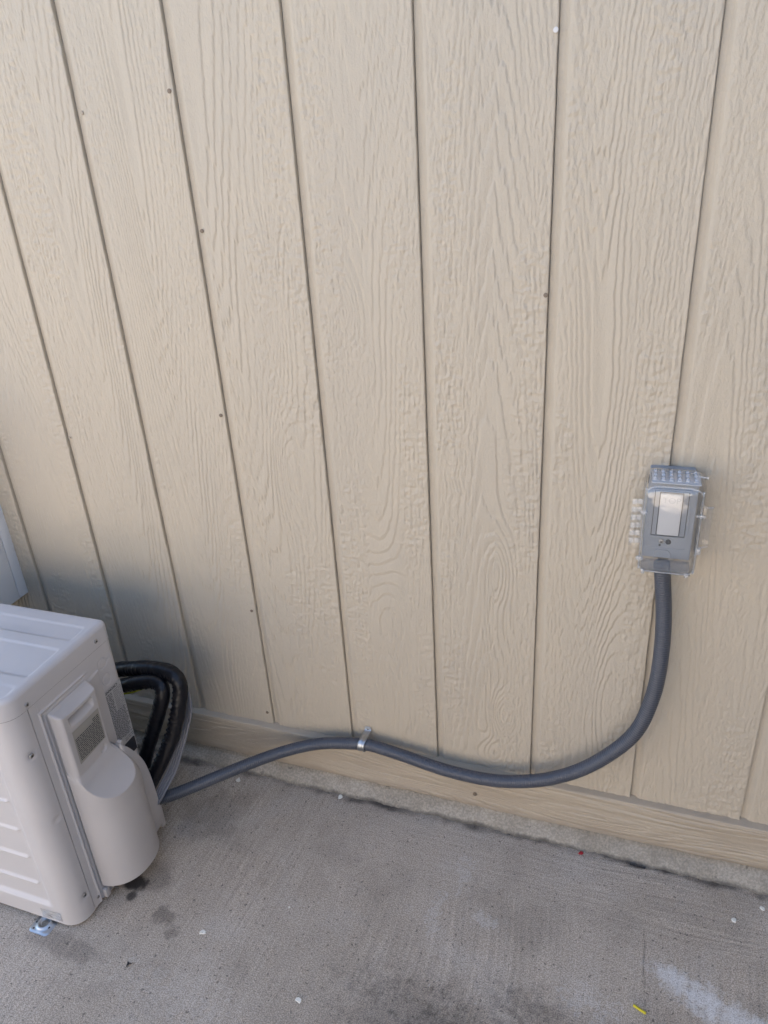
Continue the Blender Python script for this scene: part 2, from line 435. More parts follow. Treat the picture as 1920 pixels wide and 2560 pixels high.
# ------------------------------------------------------------------ siding wall
wall = empty('siding_wall', (0, 0, 0.045), 'beige painted vertical grooved wood-grain siding wall with base trim', 'wall')
ZB, ZT = 0.120, 2.75
KNOTS = ((-0.095, 0.50, 0.040, 0.15, 8.0), (-0.165, 1.12, 0.035, 0.05, 8), (-0.155, 1.00, 0.04, 0.05, -6), (0.145, 0.30, 0.028, 0.06, 7),
         (0.13, 0.64, 0.025, 0.08, -5), (0.125, 0.19, 0.03, 0.05, 6), (-0.28, 0.82, 0.03, 0.12, 6), (-0.29, 1.16, 0.025, 0.10, -5), (0.335, 0.40, 0.05, 0.2, 5))
def relief(U, Vz, X, k):
    """embossed wood grain of one board, 0..1"""
    sd = 100 + 13 * (k + 20)
    rnd = random.Random(k * 31 + 5)
    # every fibre runs a little ahead of or behind its neighbour: ragged contour ends
    vv = Vz + 0.030 * pn(U * 190, Vz * 2.0, sd) + 0.012 * fbm(U * 70, Vz * 24, sd + 1, 2)
    uu = U + 0.0024 * fbm(U * 20, Vz * 26, sd + 2, 3, 0.7)
    cen = 0.10 + 0.05 * rnd.uniform(-1, 1) + 0.030 * pn(Vz * 0.9, Vz * 0 + 0.5, sd + 3)
    # cathedral: rings cut by a plane, their spacing wide in the middle and tight towards one edge
    d = (uu - cen)
    side = rnd.choice((-1, 1)); lean = rnd.uniform(-0.4, 0.4)
    base = 95 * np.sqrt(d * d + 0.022 ** 2) + 11.0 * vv * side + 30 * lean * d
    base = base + 5.0 * fbm(uu * 8, vv * 1.2, sd + 4, 2, 0.45)
    for cx, cz, sx, sz, a in KNOTS:
        base = base + 0.95 * a * np.exp(-((X - cx) / sx) ** 2 - ((Vz - cz) / sz) ** 2)
    fr = base - np.floor(base)
    plate = np.minimum(nst(fr, 0.0, 0.70), nst(-fr, -1.0, -0.90))
    sub = base * 2.0 + 0.3; fs = sub - np.floor(sub)
    groove = np.exp(-((fs - 0.5) / 0.10) ** 2) * nst(fbm(U * 25, Vz * 5, sd + 11, 2), -0.1, 0.2)
    far = nst(np.abs(d + 0.02 * fbm(U * 6, Vz * 2.2, sd + 12, 2)), 0.026, 0.058)
    m1 = np.maximum(far * (0.45 + 0.55 * nst(fbm(U * 11, Vz * 1.6, sd + 5, 2), -0.35, 0.15)), 0.8 * nst(fbm(U * 11, Vz * 1.6, sd + 5, 2), 0.08, 0.35))
    m2 = nst(fbm(U * 7, Vz * 3.0, sd + 6, 2), -0.20, 0.20) * (0.30 + 0.70 * far)
    fib = fbm(U * 205 + 0.9 * pn(U * 35, Vz * 26, sd + 9), Vz * 11, sd + 7, 2, 0.7)
    peb = fbm(U * 42, Vz * 120, sd + 8, 2, 0.7)
    gra = fbm(U * 190, Vz * 105, sd + 10, 2, 0.8)
    wf, wp, wl = rnd.uniform(0.55, 1.15), rnd.uniform(0.7, 1.4), rnd.uniform(0.75, 1.2)
    h = 0.74 * wl * plate * (1 - 0.72 * m1) - 0.22 * groove * (1 - 0.5 * m1)
    h = h + 0.44 * wf * m1 * nst(fib, -0.24, 0.24) + 0.62 * wp * m2 * nst(peb, -0.30, 0.30) + 0.62 * (0.15 + 0.85 * np.maximum(m1, m2)) * gra
    return h
def board(k, x0):
    """one board: sharp right edge, lapped recess along its left side, embossed face"""
    seen = -7 <= k <= 4
    du, dz = (0.00135, 0.0026) if seen else (0.01, 0.02)
    zs = np.concatenate([np.arange(ZB, 1.72, dz), np.arange(1.74, ZT, 0.02 if seen else 0.1), [ZT]])
    us = np.arange(0.0165, S - 0.0026, du)
    U, Vz = np.meshgrid(us, zs)
    amp = 0.0018
    H = amp * relief(U, Vz, U + x0, k) * nst(U, 0.0150, 0.0190)
    n = len(zs)
    e1 = np.array([0.0007 * noise1(z * 26, k * 7 + 1) + 0.0004 * noise1(z * 110, k * 7 + 4) for z in zs])
    e2 = np.array([0.0009 * noise1(z * 26, k * 7 + 2) + 0.0007 * noise1(z * 140, k * 7 + 5) for z in zs])
    rough = 0.0005 * pn(zs * 300, zs * 0 + k, 5) + 0.0004 * pn(zs * 90, zs * 0 + k, 6)
    one = np.ones(n); cols = []
    cols.append((x0 + 0.0002 * one, 0.0062 * one)); cols.append((x0 + 0.005 + e2, 0.0058 + rough)); cols.append((x0 + 0.0100 + e2, 0.0050 + rough))
    cols.append((x0 + 0.0128 + e2, 0.0010 * one)); cols.append((x0 + 0.0150 + 0.3 * e2, 0.0001 * one))
    left = np.stack([np.stack([a, b, zs], -1) for a, b in cols], 1)
    mid = np.stack([x0 + U, -H, Vz], -1)
    rt = x0 + S - 0.0008 + e1; hl = -H[:, -1]
    cols = [(rt - 0.0010, hl + 0.0001), (rt - 0.0003, hl + 0.0008), (rt, hl * 0 + 0.0024), (rt, hl * 0 + 0.011)]
    right = np.stack([np.stack([a, b, zs], -1) for a, b in cols], 1)
    co = np.concatenate([left, mid, right], 1)
    return np_mesh('siding_board', co, co.shape[1], n, M['siding'], wall)
k0, k1 = -10, 11
for k in range(k0, k1): board(k, k * S)
box('wall_sheathing', k0 * S, k1 * S, 0.0115, 0.15, 0.045, ZT, M['soffit'], wall)
# base trim
def trim():
    zt, zb = 0.148, 0.0455
    xs = np.concatenate([np.arange(k0 * S, -1.15, 0.05), np.arange(-1.1, 1.1, 0.0030), np.arange(1.15, k1 * S - 0.012, 0.05), [k1 * S - 0.012]])
    vs_ = np.arange(zb + 0.0015, zt - 0.0020, 0.0012)
    X, Vz = np.meshgrid(xs, vs_, indexing='ij')
    vv = Vz + 0.0016 * fbm(X * 26, Vz * 20, 71, 3, 0.7); xx = X + 0.030 * pn(X * 2, Vz * 190, 72)
    base = 130 * vv + 9 * fbm(xx * 1.3, vv * 13, 73, 2, 0.4)
    fr_ = base - np.floor(base)
    m = nst(fbm(X * 1.6, Vz * 12, 74, 2), -0.25, 0.15)
    h = (0.25 + 0.75 * m) * np.minimum(nst(fr_, 0, 0.55), nst(-fr_, -1, -0.86)) + 0.45 * m * nst(fbm(X * 6, Vz * 120, 75, 2), -0.25, 0.25) + 0.3 * fbm(X * 60, Vz * 150, 76, 2)
    H = 0.0019 * h
    w = (0.0010 * np.array([noise1(x * 4, 11) for x in xs]))
    w2 = 0.0016 * np.array([noise1(x * 3.3, 12) + 0.5 * noise1(x * 19, 13) for x in xs])
    f = (Vz - zb) / (zt - zb)
    face = np.stack([X, -0.0165 - H, Vz + w[:, None] * f + w2[:, None] * (1 - f)], -1)
    def col(y, z): return np.stack([xs, np.full_like(xs, y), z], -1)[:, None]
    co = np.concatenate([col(0.012, zb + w2), col(-0.0150, zb + w2), face, col(-0.0160, zt - 0.0006 + w), col(-0.0145, zt + w), col(0.012, zt + 0.0012 + w)], 1)
    return np_mesh('base_trim', co, co.shape[1], len(xs), M['trim'], wall, flip=True)
trim()
# nails
for x, z, m, r in ((-0.4144, 1.4665, 'rust', .0036), (-0.3942, 1.2536, 'rust', .0034), (-0.4155, 0.9188, 'rust', .0036), (-0.4170, 0.4682, 'rust', .0034),
                (-0.4191, 0.1812, 'rust', .0036), (0.1990, 1.1418, 'rust', .0036), (0.1995, 1.4858, 'outlet', .0036), (-0.5945, 1.4493, 'nailpaint', .0034),
                (-0.802, 0.8493, 'nailpaint', .0034)):
    disc('nail', (x, -0.0018, z), (0, -1, 0), r, 0.0012, M[m], wall)
disc('nail', (0.0872, -0.0186, 0.0812), (0, -1, 0), 0.0045, 0.001, M['rust'], wall)
# unseen wall added on the right to block light, unseen overhang added for shade
box('added_blocker_wall', k1 * S - 0.01, k1 * S + 0.15, -4.1, 0.16, -0.02, ZT, M['siding'], wall)
box('added_shade_roof', k0 * S - 0.3, k1 * S + 0.3, -0.30, 3.0, ZT + 0.002, ZT + 0.16, M['soffit'], wall)
adopt(wall)

# ------------------------------------------------------------------ outdoor condenser unit
XR, XL, YF, YB = -0.599, -1.36, -0.500, -0.2325
ac = empty('condenser_unit', ((XL + XR) / 2, (YF + YB) / 2, 0.0), 'ivory outdoor air conditioner condenser standing on the concrete at lower left', 'air conditioner')
RC = 0.036
def contour(inset, x0=XL, x1=XR, y0=YF, y1=YB, r=RC, rb=0.014, step=0.004, arc=9):
    """rounded plan, counter-clockwise from the rear right corner's end; constant vertex count"""
    pts = []
    corners = ((x1, y1, rb, 0), (x0, y1, rb, 90), (x0, y0, r, 180), (x1, y0, r, 270))
    ns = [int((x1 - x0) / step), int((y1 - y0) / step)] * 2
    seq = []
    for ci, (cx, cy, rr, a0) in enumerate(corners):
        sx = -1 if cx == x1 else 1; sy = -1 if cy == y1 else 1
        ox, oy = cx + sx * rr, cy + sy * rr
        re = max(rr - inset, 0.0004)
        if inset > rr - 0.0004: ox += sx * (inset - rr + 0.0004); oy += sy * (inset - rr + 0.0004)
        seq.append([(ox + re * math.cos(R(a0 + 90 * k / arc)), oy + re * math.sin(R(a0 + 90 * k / arc))) for k in range(arc + 1)])
    for ci in range(4):
        pts += seq[ci]
        a = seq[ci][-1]; b = seq[(ci + 1) % 4][0]; n = ns[ci]
        for k in range(1, n): pts.append((a[0] + (b[0] - a[0]) * k / n, a[1] + (b[1] - a[1]) * k / n))
    return pts
# lid with pressed panels
ZS, ZL, RL = 0.5262, 0.5675, 0.011
def recess(x, y):
    d = 0
    for (xr, ya, yb, dp) in ((-0.6185, -0.2665, -0.3140, 0.0030), (-0.6165, -0.3385, -0.4250, 0.0036), (-0.6130, -0.4475, -0.4900, 0.0026)):
        slant = (y - ya) / (yb - ya)
        xe = xr + 0.004 * slant
        inx = min((xe - x), (x - (XL + 0.02)))
        iny = min((ya - y), (y - yb))
        rr = 0.008
        if inx < rr and iny < rr and inx > -rr and iny > -rr: dd = rr - math.hypot(max(0, rr - inx), max(0, rr - iny))
        else: dd = min(inx, iny)
        if dd > 0:
            d = max(d, dp * (sst(dd, 0, 0.005) * 0.55 + 0.45 * sst(inx, 0.0, 0.11) * sst(ya - y, 0, (ya - yb) * 0.6)))
    return d
V = []; rings = []
lid_in = [(-0.0010, ZS), (-0.0010, ZL - RL)]
for k in range(1, 9):
    a = R(90 * k / 8); lid_in.append((-0.001 + RL * (1 - math.cos(a)), ZL - RL + RL * math.sin(a)))
d = lid_in[-1][0]
while d < (YB - YF) / 2 - 0.003:
    d += 0.0024; lid_in.append((min(d, (YB - YF) / 2 - 0.001), None))
nv = None
for ins, zz in lid_in:
    c = contour(ins); nv = len(c)
    for (x, y) in c:
        V.append((x, y, zz if zz is not None else ZL - recess(x, y)))
F = []
for j in range(len(lid_in) - 1):
    for k in range(nv):
        k2 = (k + 1) % nv; F.append((j * nv + k, j * nv + k2, (j + 1) * nv + k2, (j + 1) * nv + k))
F.append(tuple((len(lid_in) - 1) * nv + k for k in range(nv)))
lid = mesh_obj('lid', V, F, M['case'], ac, smooth=True)
for (y, z) in ((-0.4540, 0.5355), (-0.2731, 0.5425)): screw((XR + 0.0010, y, z), (1, 0, 0), 0.0042, ac)
# dark core seen through the seams
bm = bmesh.new(); bm_box(bm, XL + 0.004, XR - 0.004, YF + 0.020, YB - 0.004, 0.013, 0.54, 0.012)
bm_obj('inner_frame', bm, M['dark'], ac)
# front panel (wraps round the corner as far as the side seam)
SEAM = -0.4555
def strip(path, z0, z1, nz, fn, name, mat, lip=True):
    """sheet along a plan path with outward normals, pushed by fn(x, y, z)"""
    V = []; n = len(path); nr = []
    for i in range(n):
        a = Vector(path[max(i - 1, 0)]); b = Vector(path[min(i + 1, n - 1)]); t = (b - a).normalized(); nr.append(Vector((t.y, -t.x)))
    zs = [z0 + (z1 - z0) * j / (nz - 1) for j in range(nz)]
    for z in zs:
        for i, (x, y) in enumerate(path):
            h = fn(x, y, z); V.append((x + nr[i].x * h, y + nr[i].y * h, z))
    F = grid_faces(n, nz)
    if lip:       # returned edges give the sheet thickness
        o = len(V)
        for i, (x, y) in enumerate(path): V.append((x - nr[i].x * 0.012, y - nr[i].y * 0.012, z0 - 0.0))
        for i in range(n - 1): F.append((o + i, o + i + 1, i + 1, i))
        for (i, s) in ((n - 1, 1), (0, -1)):
            o = len(V)
            for z in zs: V.append((path[i][0] - nr[i].x * 0.006, path[i][1] - nr[i].y * 0.006, z))
            for j in range(nz - 1):
                q = (j * n + i, (j + 1) * n + i, o + j + 1, o + j); F.append(q if s < 0 else q[::-1])
    ob = mesh_obj(name, V, F, mat, ac, smooth=True); ob.data.set_sharp_from_angle(angle=R(40)); return ob
ccw = contour(0.0, step=0.003)
front = []
x = XL + RC
while x < XR - RC - 0.001: front.append((x, YF)); x += 0.003
for k in range(13):
    a = R(-90 + 90 * k / 12); front.append((XR - RC + RC * math.cos(a), YF + RC + RC * math.sin(a)))
y = YF + RC + 0.003
while y < SEAM - 0.001: front.append((XR, y)); y += 0.003
front.append((XR, SEAM))
def front_h(x, y, z):
    h = 0.0
    if y < YF + 0.01 and x < -0.63:
        inx = sst(x, -0.648, -0.672); inz = sst(z, 0.050, 0.060)
        h -= 0.0075 * inx * inz
        for zr in (0.1085, 0.181, 0.2535, 0.3262, 0.399, 0.4715):
            e = sst(x, -0.672, -0.679)
            h += 0.0042 * e * math.exp(-((z - zr) / 0.0026) ** 2)
    if x > XR - 0.004:
        for (yy, zz, dp, s) in ((-0.4743, 0.438, 0.0022, .0085), (-0.4662, 0.0665, 0.0022, .0085), (-0.4685, 0.278, 0.0024, .0065)):
            h -= dp * math.exp(-(((y - yy) / s) ** 4 + ((z - zz) / s) ** 4))
    return h
fp = strip(front, 0.0095, 0.5250, 230, front_h, 'front_panel', M['case'])
for (y, z) in ((-0.4743, 0.438), (-0.4662, 0.0665)): screw((XR - 0.0022, y, z), (1, 0, 0), 0.0046, fp)
# right side panel
side = [(XR, SEAM + 0.0016)]
y = SEAM + 0.003
while y < YB - 0.0145: side.append((XR, y)); y += 0.0012
for k in range(7):
    a = R(90 * k / 6); side.append((XR - 0.014 + 0.014 * math.cos(a), YB - 0.014 + 0.014 * math.sin(a)))
x = XR - 0.02
while x > XL + 0.02: side.append((x, YB)); x -= 0.02
def side_h(x, y, z):
    h = 0
    if x > XR - 0.001:
        for (yy, zz) in ((-0.2714, 0.489), (-0.2702, 0.450)):
            q = math.hypot(y - yy, z - zz); h -= 0.0011 * math.exp(-((q - 0.0115) / 0.0011) ** 2)
        for (yy, zz) in ((-0.2555, 0.4875), (-0.2895, 0.4545)):
            q = math.hypot(y - yy, z - zz); h -= 0.0015 * math.exp(-(q / 0.0022) ** 2)
        # moulded channel round the service cover
        q = max(-0.4285 - y, z - 0.4915)
        h += (0.0022 * math.exp(-((q - 0.0075) / 0.0022) ** 2) - 0.0034 * math.exp(-((q - 0.0022) / 0.0019) ** 2)) * (1 - sst(y, -0.335, -0.308))
    return h
sp_ = strip(side, 0.0105, 0.5250, 400, side_h, 'side_panel', M['case'])
screw((XR, -0.4405, 0.0290), (1, 0, 0), 0.0036, sp_)
box('panel_joint_strip', XR - 0.002, XR + 0.0004, -0.4370, -0.4345, 0.4920, 0.5235, M['case'], sp_, 0.0004)
# service cover: upper plate with hand hold, bulge over the terminals below
CY0, CY1, CZ0, CZ1 = -0.4250, -0.2880, 0.0440, 0.4870
RIM = 0.268
def bulge(y, z):
    f = sst(z, 0.235, 0.350)
    lf, rt = -0.4245, -0.2755 - 0.0420 * f
    t = abs((y - (lf + rt) / 2) / ((rt - lf) / 2))
    return 0.068 * max(0.0, 1 - t ** 2.3) ** 0.52 if t < 1 else 0.0
def cover_p(y, z):
    e = min(y + 0.4215, -0.3195 - y)
    plate = 0.0025 + 0.0195 * math.sqrt(max(0, 1 - (1 - min(1, max(0, e) / 0.009)) ** 2))
    top = CZ1 - z
    arch = 0.010 + 0.008 * (1 - ((y + 0.370) / 0.056) ** 2)
    plate *= sst(top, 0.0, 1.0 * arch + 0.001) * 0.92 + 0.08 * min(1, max(0, top) / 0.002)
    # hand hold
    hx = min(y + 0.4025, -0.3365 - y); hz0 = 0.4395 + 0.004 * (((y + 0.369) / 0.033) ** 2); hz1 = 0.4650 - 0.001 * 0
    hz = min(z - hz0, hz1 - z)
    if hx > 0 and hz > 0:
        plate -= 0.016 * sst(hx, 0, 0.005) * sst(hz1 - z, 0, 0.0025) * (1 - sst(hz1 - z, 0.004, hz1 - hz0))
    # dimple
    q = math.hypot(y + 0.3440, z - 0.3424); plate -= 0.0045 * (1 - sst(q, 0.0065, 0.0095))
    b = bulge(y, z)
    tz = min(1.0, max(0.0, (z - 0.258) / 0.088))
    ramp = 0.0235 + 0.050 * (1 - tz) ** 2.1 - 0.004 * sst(z, 0.325, 0.346)
    k = 0.0022
    hh = min(1.0, max(0.0, 0.5 + 0.5 * (ramp - b) / k))
    lip = ramp * (1 - hh) + b * hh - k * hh * (1 - hh)                # rounded where the wall meets the scooped shelf
    return max(plate, plate + (lip - plate) * (1 - sst(z, 0.318, 0.350)))
ys = []
n = 130
for i in range(n + 1):
    t = i / n; tt = 0.5 - 0.5 * math.cos(math.pi * t); ys.append(CY0 + (CY1 - CY0) * (0.6 * tt + 0.4 * t))
zs = []
z = CZ0
while z < CZ1 - 1e-6:
    zs.append(z)
    if 0.255 < z < 0.375: z += 0.0011
    elif 0.435 < z: z += 0.0011
    elif z > RIM: z += 0.002
    else: z += 0.008
zs += [CZ1 - 0.0002, CZ1]
V = []
for z in zs:
    for y in ys: V.append((XR + 0.0006 + cover_p(y, z), y, z))
F = grid_faces(len(ys), len(zs))
o = len(V)
for y in ys: V.append((XR + 0.0004, y, CZ0))
for i in range(len(ys) - 1): F.append((o + i, o + i + 1, i + 1, i))
cov = mesh_obj('service_cover', V, F, M['plastic'], ac, smooth=True); cov.data.set_sharp_from_angle(angle=R(50))
# foot rail of the cover
box('cover_rail', XR + 0.0003, XR + 0.010, -0.4275, -0.4150, 0.0125, 0.0345, M['plastic'], cov, 0.002)
box('lower_skirt', XR + 0.0002, XR + 0.006, -0.4140, -0.3000, 0.0125, 0.0445, M['plastic'], cov, 0.002)
# valve wing behind the bulge
out = [(-0.3120, 0.3260), (-0.2950, 0.3030), (-0.2780, 0.2720), (-0.2660, 0.2440), (-0.2590, 0.2150), (-0.2540, 0.1700), (-0.2510, 0.1100), (-0.2520, 0.0480), (-0.2810, 0.0400), (-0.3120, 0.0400)]
cc = [Vector((0, y, z)) for y, z in out]
top = [(p.y, p.z) for p in catmull([(0, *q) for q in out[:7]], 5)]
poly = top + out[7:]
bm = bmesh.new()
vs1 = [bm.verts.new((XR + 0.0005, y, z)) for y, z in poly]; vs2 = [bm.verts.new((XR + 0.0320, y, z)) for y, z in poly]
bm.faces.new(vs2)
for i in range(len(poly)): bm.faces.new((vs1[i], vs1[(i + 1) % len(poly)], vs2[(i + 1) % len(poly)], vs2[i]))
bmesh.ops.bevel(bm, geom=[e for e in bm.edges if all(v in vs2 for v in e.verts)], offset=0.004, segments=3, affect='EDGES', profile=0.5)
bm_obj('valve_cover_wing', bm, M['plastic'], cov, angle=40)
box('cover_clip', XR + 0.0200, XR + 0.0300, -0.3090, -0.3015, 0.3150, 0.3275, M['plastic'], cov, 0.0015)
box('valve_bracket', XR - 0.005, XR + 0.022, -0.2490, -0.2360, 0.0200, 0.0800, M['plastic'], ac, 0.003)
# printed labels
def dashes(name, rows, mat, parent, xoff):
    V = []; F = []
    for (y0, y1, z, h, wmin, wmax, gap) in rows:
        y = y0
        while y < y1:
            w = min(random.uniform(wmin, wmax), y1 - y); k = len(V)
            V += [(xoff, y, z - h / 2), (xoff, y + w, z - h / 2), (xoff, y + w, z + h / 2), (xoff, y, z + h / 2)]
            F.append((k, k + 1, k + 2, k + 3)); y += w + gap * random.uniform(0.7, 1.4)
    return mesh_obj(name, V, F, mat, parent)
def text(name, s, size, mat, parent, mtx, shear=0.0, bold=0.0):
    cu = bpy.data.curves.new('letters', 'FONT'); cu.body = s; cu.size = size; cu.shear = shear; cu.offset = bold; cu.extrude = 0
    tmp = bpy.data.objects.new('letters', cu); C.objects.link(tmp)
    bpy.context.view_layer.update()
    me = bpy.data.meshes.new_from_object(tmp.evaluated_get(bpy.context.evaluated_depsgraph_get()))
    bpy.data.objects.remove(tmp); me.materials.clear(); me.materials.append(mat)
    me.transform(mtx)
    o = bpy.data.objects.new(name, me); C.objects.link(o); o.parent = parent; return o
lx = XR + 0.0006
LY0, LY1 = -0.2880, -0.2400
rl = mesh_obj('rating_label', [(lx, LY0 - .002, 0.245), (lx, LY1 + .001, 0.245), (lx, LY1 + .001, 0.428), (lx, LY0 - .002, 0.428)], [(0, 1, 2, 3)], M['sticker'], ac)
rows = []
z = 0.4150
while z > 0.366:
    rows.append((LY0, LY0 + 0.020, z, 0.0016, .004, .012, .0015)); rows.append((LY0 + 0.023, LY1, z, 0.0008, .008, .02, .002)); z -= 0.0036
while z > 0.300:
    rows.append((LY0, LY1 - random.uniform(0, .008), z, 0.0016, .002, .006, .0012)); z -= 0.0032
for k in range(4): rows.append((LY0 + 0.002, LY0 + 0.012, 0.2945 - k * 0.0035, 0.0018, .002, .004, .001))
for zz in (0.2975, 0.2905, 0.2860): rows.append((LY0 + 0.022, LY1, zz, 0.0011, .006, .010, .002))
p1 = dashes('label_print', rows, M['ink'], rl, lx + 0.0003)
mesh_obj('black_label_field', [(lx + .0003, y, z) for y, z in ((-0.2715, 0.2450), (-0.2405, 0.2450), (-0.2405, 0.2770), (-0.2440, 0.2800), (-0.2715, 0.2800))], [(0, 1, 2, 3, 4)], M['ink'], rl)
TM = Matrix.Translation((lx + 0.0003, LY0, 0.4195)) @ Matrix(((0, 0, 1, 0), (1, 0, 0, 0), (0, 1, 0, 0), (0, 0, 0, 1)))
text('maker_lettering', 'LENNOX', 0.0075, M['ink'], rl, TM, 0.0, 0.0002)
V = []; F = []
for k in range(20):
    a = 2 * math.pi * k / 20
    for rr in (1.0, 0.7): V.append((lx + 0.0003, -0.2535 + 0.0045 * rr * math.cos(a), 0.4222 + 0.0032 * rr * math.sin(a)))
for k in range(20): k2 = (k + 1) % 20; F.append((2 * k, 2 * k2, 2 * k2 + 1, 2 * k + 1))
mesh_obj('maker_emblem', V, F, M['ink'], rl)
cx_ = XR + 0.0006 + 0.0225 + 0.0004
wl = mesh_obj('warning_label', [(cx_, -0.4050, 0.3580), (cx_, -0.3335, 0.3620), (cx_, -0.3320, 0.4330), (cx_, -0.4030, 0.4330)], [(0, 1, 2, 3)], M['greysticker'], cov)
rows = []
z = 0.4215
while z > 0.362:
    rows.append((-0.4010 if z < 0.417 else -0.352, -0.3360, z, 0.0019, .003, .009, .0011)); z -= 0.0040
dashes('label_print', rows, M['ink'], wl, cx_ + 0.0003)
# foot bracket
ft = bmesh.new()
def foot_z(x, y):
    q = math.hypot(x + 0.6835, (y + 0.5050) * 0.9)
    if y > -0.503: q = max(q, abs(x + 0.6835))
    return 0.0030 + 0.0045 * math.exp(-((q - 0.0125) / 0.0035) ** 2)
nxf, nyf = 44, 52; x0f, x1f, y0f, y1f = -0.7080, -0.6600, -0.5285, -0.4700
V = []
for lay in (0, 1):
    for j in range(nyf):
        for i in range(nxf):
            x = x0f + (x1f - x0f) * i / (nxf - 1); y = y0f + (y1f - y0f) * j / (nyf - 1)
            cxr, cyr = min(max(x, x0f + 0.008), x1f - 0.008), max(y, y0f + 0.008)
            dx, dy = x - cxr, y - cyr; q = max(abs(dx), abs(dy)); l = math.hypot(dx, dy)
            if l > 1e-9 and dx and dy: s = q / l; dx *= s; dy *= s
            edge = min(x - x0f, x1f - x, y - y0f)
            zz = foot_z(x, y) - 0.002 * (1 - sst(edge, 0, 0.004))
            V.append((cxr + dx, cyr + dy, zz if lay == 0 else 0.0006))
F = grid_faces(nxf, nyf)
n0 = nxf * nyf
bd = [i for i in range(nxf)] + [j * nxf + nxf - 1 for j in range(1, nyf)] + [(nyf - 1) * nxf + i for i in range(nxf - 2, -1, -1)] + [j * nxf for j in range(nyf - 2, 0, -1)]
for a, b in zip(bd, bd[1:] + bd[:1]): F.append((a, a + n0, b + n0, b))
foot = mesh_obj('mounting_foot', V, F, M['zinc'], ac, smooth=True); foot.data.set_sharp_from_angle(angle=R(40))
for (x, y, r) in ((-0.6835, -0.5070, 0.0068), (-0.7010, -0.5090, 0.0022), (-0.6680, -0.5120, 0.0024), (-0.6980, -0.5215, 0.0018)):
    disc('bolt_hole', (x, y, foot_z(x, y) + 0.0001), (0, 0, 1), r, 0.0003, M['dark'] if r < .005 else M['ledge'], foot)
# clear tape at the bottom edge
V = []; nxt, nzt = 26, 14
for j in range(nzt):
    for i in range(nxt):
        u, v = i / (nxt - 1), j / (nzt - 1)
        x = -0.688 + 0.052 * u; z = 0.0165 + 0.024 * v + 0.004 * u
        V.append((x, YF - 0.0012 + (0.0035 if x < -0.66 else 0) * 0 - 0.0016 * abs(noise1(u * 7 + v * 3, 5)) - 0.0012 * abs(noise1(v * 6 + u * 2, 6)), z))
mesh_obj('clear_tape', V, grid_faces(nxt, nzt), M['tape'], ac, smooth=True)
adopt(ac)

# ------------------------------------------------------------------ wall cabinet at the left edge
cab = empty('wall_cabinet', (-1.22, -0.06, 0.42), 'pale flat-sided cabinet on the siding behind the condenser, at the left edge', 'cabinet')
box('cabinet_back', -1.40, -1.0627, -0.0275, -0.0004, 0.421, 0.95, M['panelwhite'], cab, 0.0015)
box('cabinet_front', -1.40, -1.0622, -0.115, -0.0283, 0.420, 0.951, M['panelwhite'], cab, 0.003)
adopt(cab)

# ------------------------------------------------------------------ black wrapped lines, cable, wire
outer = [(-0.6, -0.262, 0.11), (-0.5886, -0.240, 0.1437), (-0.5685, -0.215, 0.1869), (-0.547, -0.185, 0.2419), (-0.5323, -0.165, 0.3021), (-0.5284, -0.15, 0.3487), (-0.5423, -0.142, 0.3709), (-0.572, -0.135, 0.3736), (-0.6217, -0.13, 0.3677), (-0.6714, -0.125, 0.3543), (-0.7238, -0.12, 0.3358), (-0.794, -0.115, 0.2997), (-0.90, -0.11, 0.24), (-1.02, -0.10, 0.21)]
inner = [(-0.615, -0.262, 0.11), (-0.6179, -0.236, 0.1407), (-0.618, -0.21, 0.1749), (-0.6038, -0.19, 0.2244), (-0.5855, -0.175, 0.2772), (-0.568, -0.165, 0.3261), (-0.5725, -0.155, 0.3490), (-0.5946, -0.15, 0.3530), (-0.636, -0.155, 0.345), (-0.6866, -0.155, 0.3247), (-0.7534, -0.15, 0.296), (-0.86, -0.14, 0.235), (-1.0, -0.13, 0.20)]
def wrapfun(seed):
    def f(s, a, r):
        fold = 0.0026 * max(0, math.sin(s * 480 + 2.2 * math.sin(a + seed) + 5 * noise1(s * 40, seed))) ** 3 * max(0, math.cos(a - 2.2 - 1.5 * noise1(s * 12, seed + 1)))
        seam = 0.0012 * math.exp(-((((a - s * 5 - seed) % 6.283) - 3.14) / 0.22) ** 2)
        return r + fold + seam + 0.0012 * noise1(s * 60 + 3 * math.cos(a), seed + 2) + 0.0008 * noise1(s * 220 + 4 * math.sin(a), seed + 3)
    return f
t1 = tube('insulated_pipe', outer, 0.0160, M['wrap'], None, 28, 0.0015, wrapfun(1), 20)
tag(t1, 'black wrapped refrigerant pipe, the outer one arching out from behind the condenser', 'pipe', 'black refrigerant pipes')
t2 = tube('insulated_pipe', inner, 0.0155, M['wrap'], None, 28, 0.0015, wrapfun(4), 20)
tag(t2, 'black wrapped refrigerant pipe, the inner one nearest the condenser', 'pipe', 'black refrigerant pipes')
cab_pts = [(-0.590, -0.255, 0.095), (-0.5768, -0.24, 0.1146), (-0.5711, -0.215, 0.1331), (-0.5661, -0.19, 0.1498), (-0.5562, -0.16, 0.1968), (-0.5487, -0.14, 0.2355), (-0.5400, -0.13, 0.2727), (-0.5404, -0.122, 0.3000), (-0.556, -0.112, 0.322), (-0.60, -0.105, 0.325), (-0.70, -0.10, 0.29), (-0.82, -0.09, 0.24)]
cb = empty('control_cable', (-0.57, -0.22, 0.1), 'grey flat multi-wire cable hanging beside the black pipes', 'cable')
for k in range(4):
    o_ = (k - 1.5) * 0.0056
    tube('wire_strand', [(p[0] + 0.006 + o_ * 0.93, p[1] - 0.006 - o_ * 0.2, p[2] - o_ * 0.38) for p in cab_pts], 0.0030, M['wire'], cb, 10, 0.004)
adopt(cb)
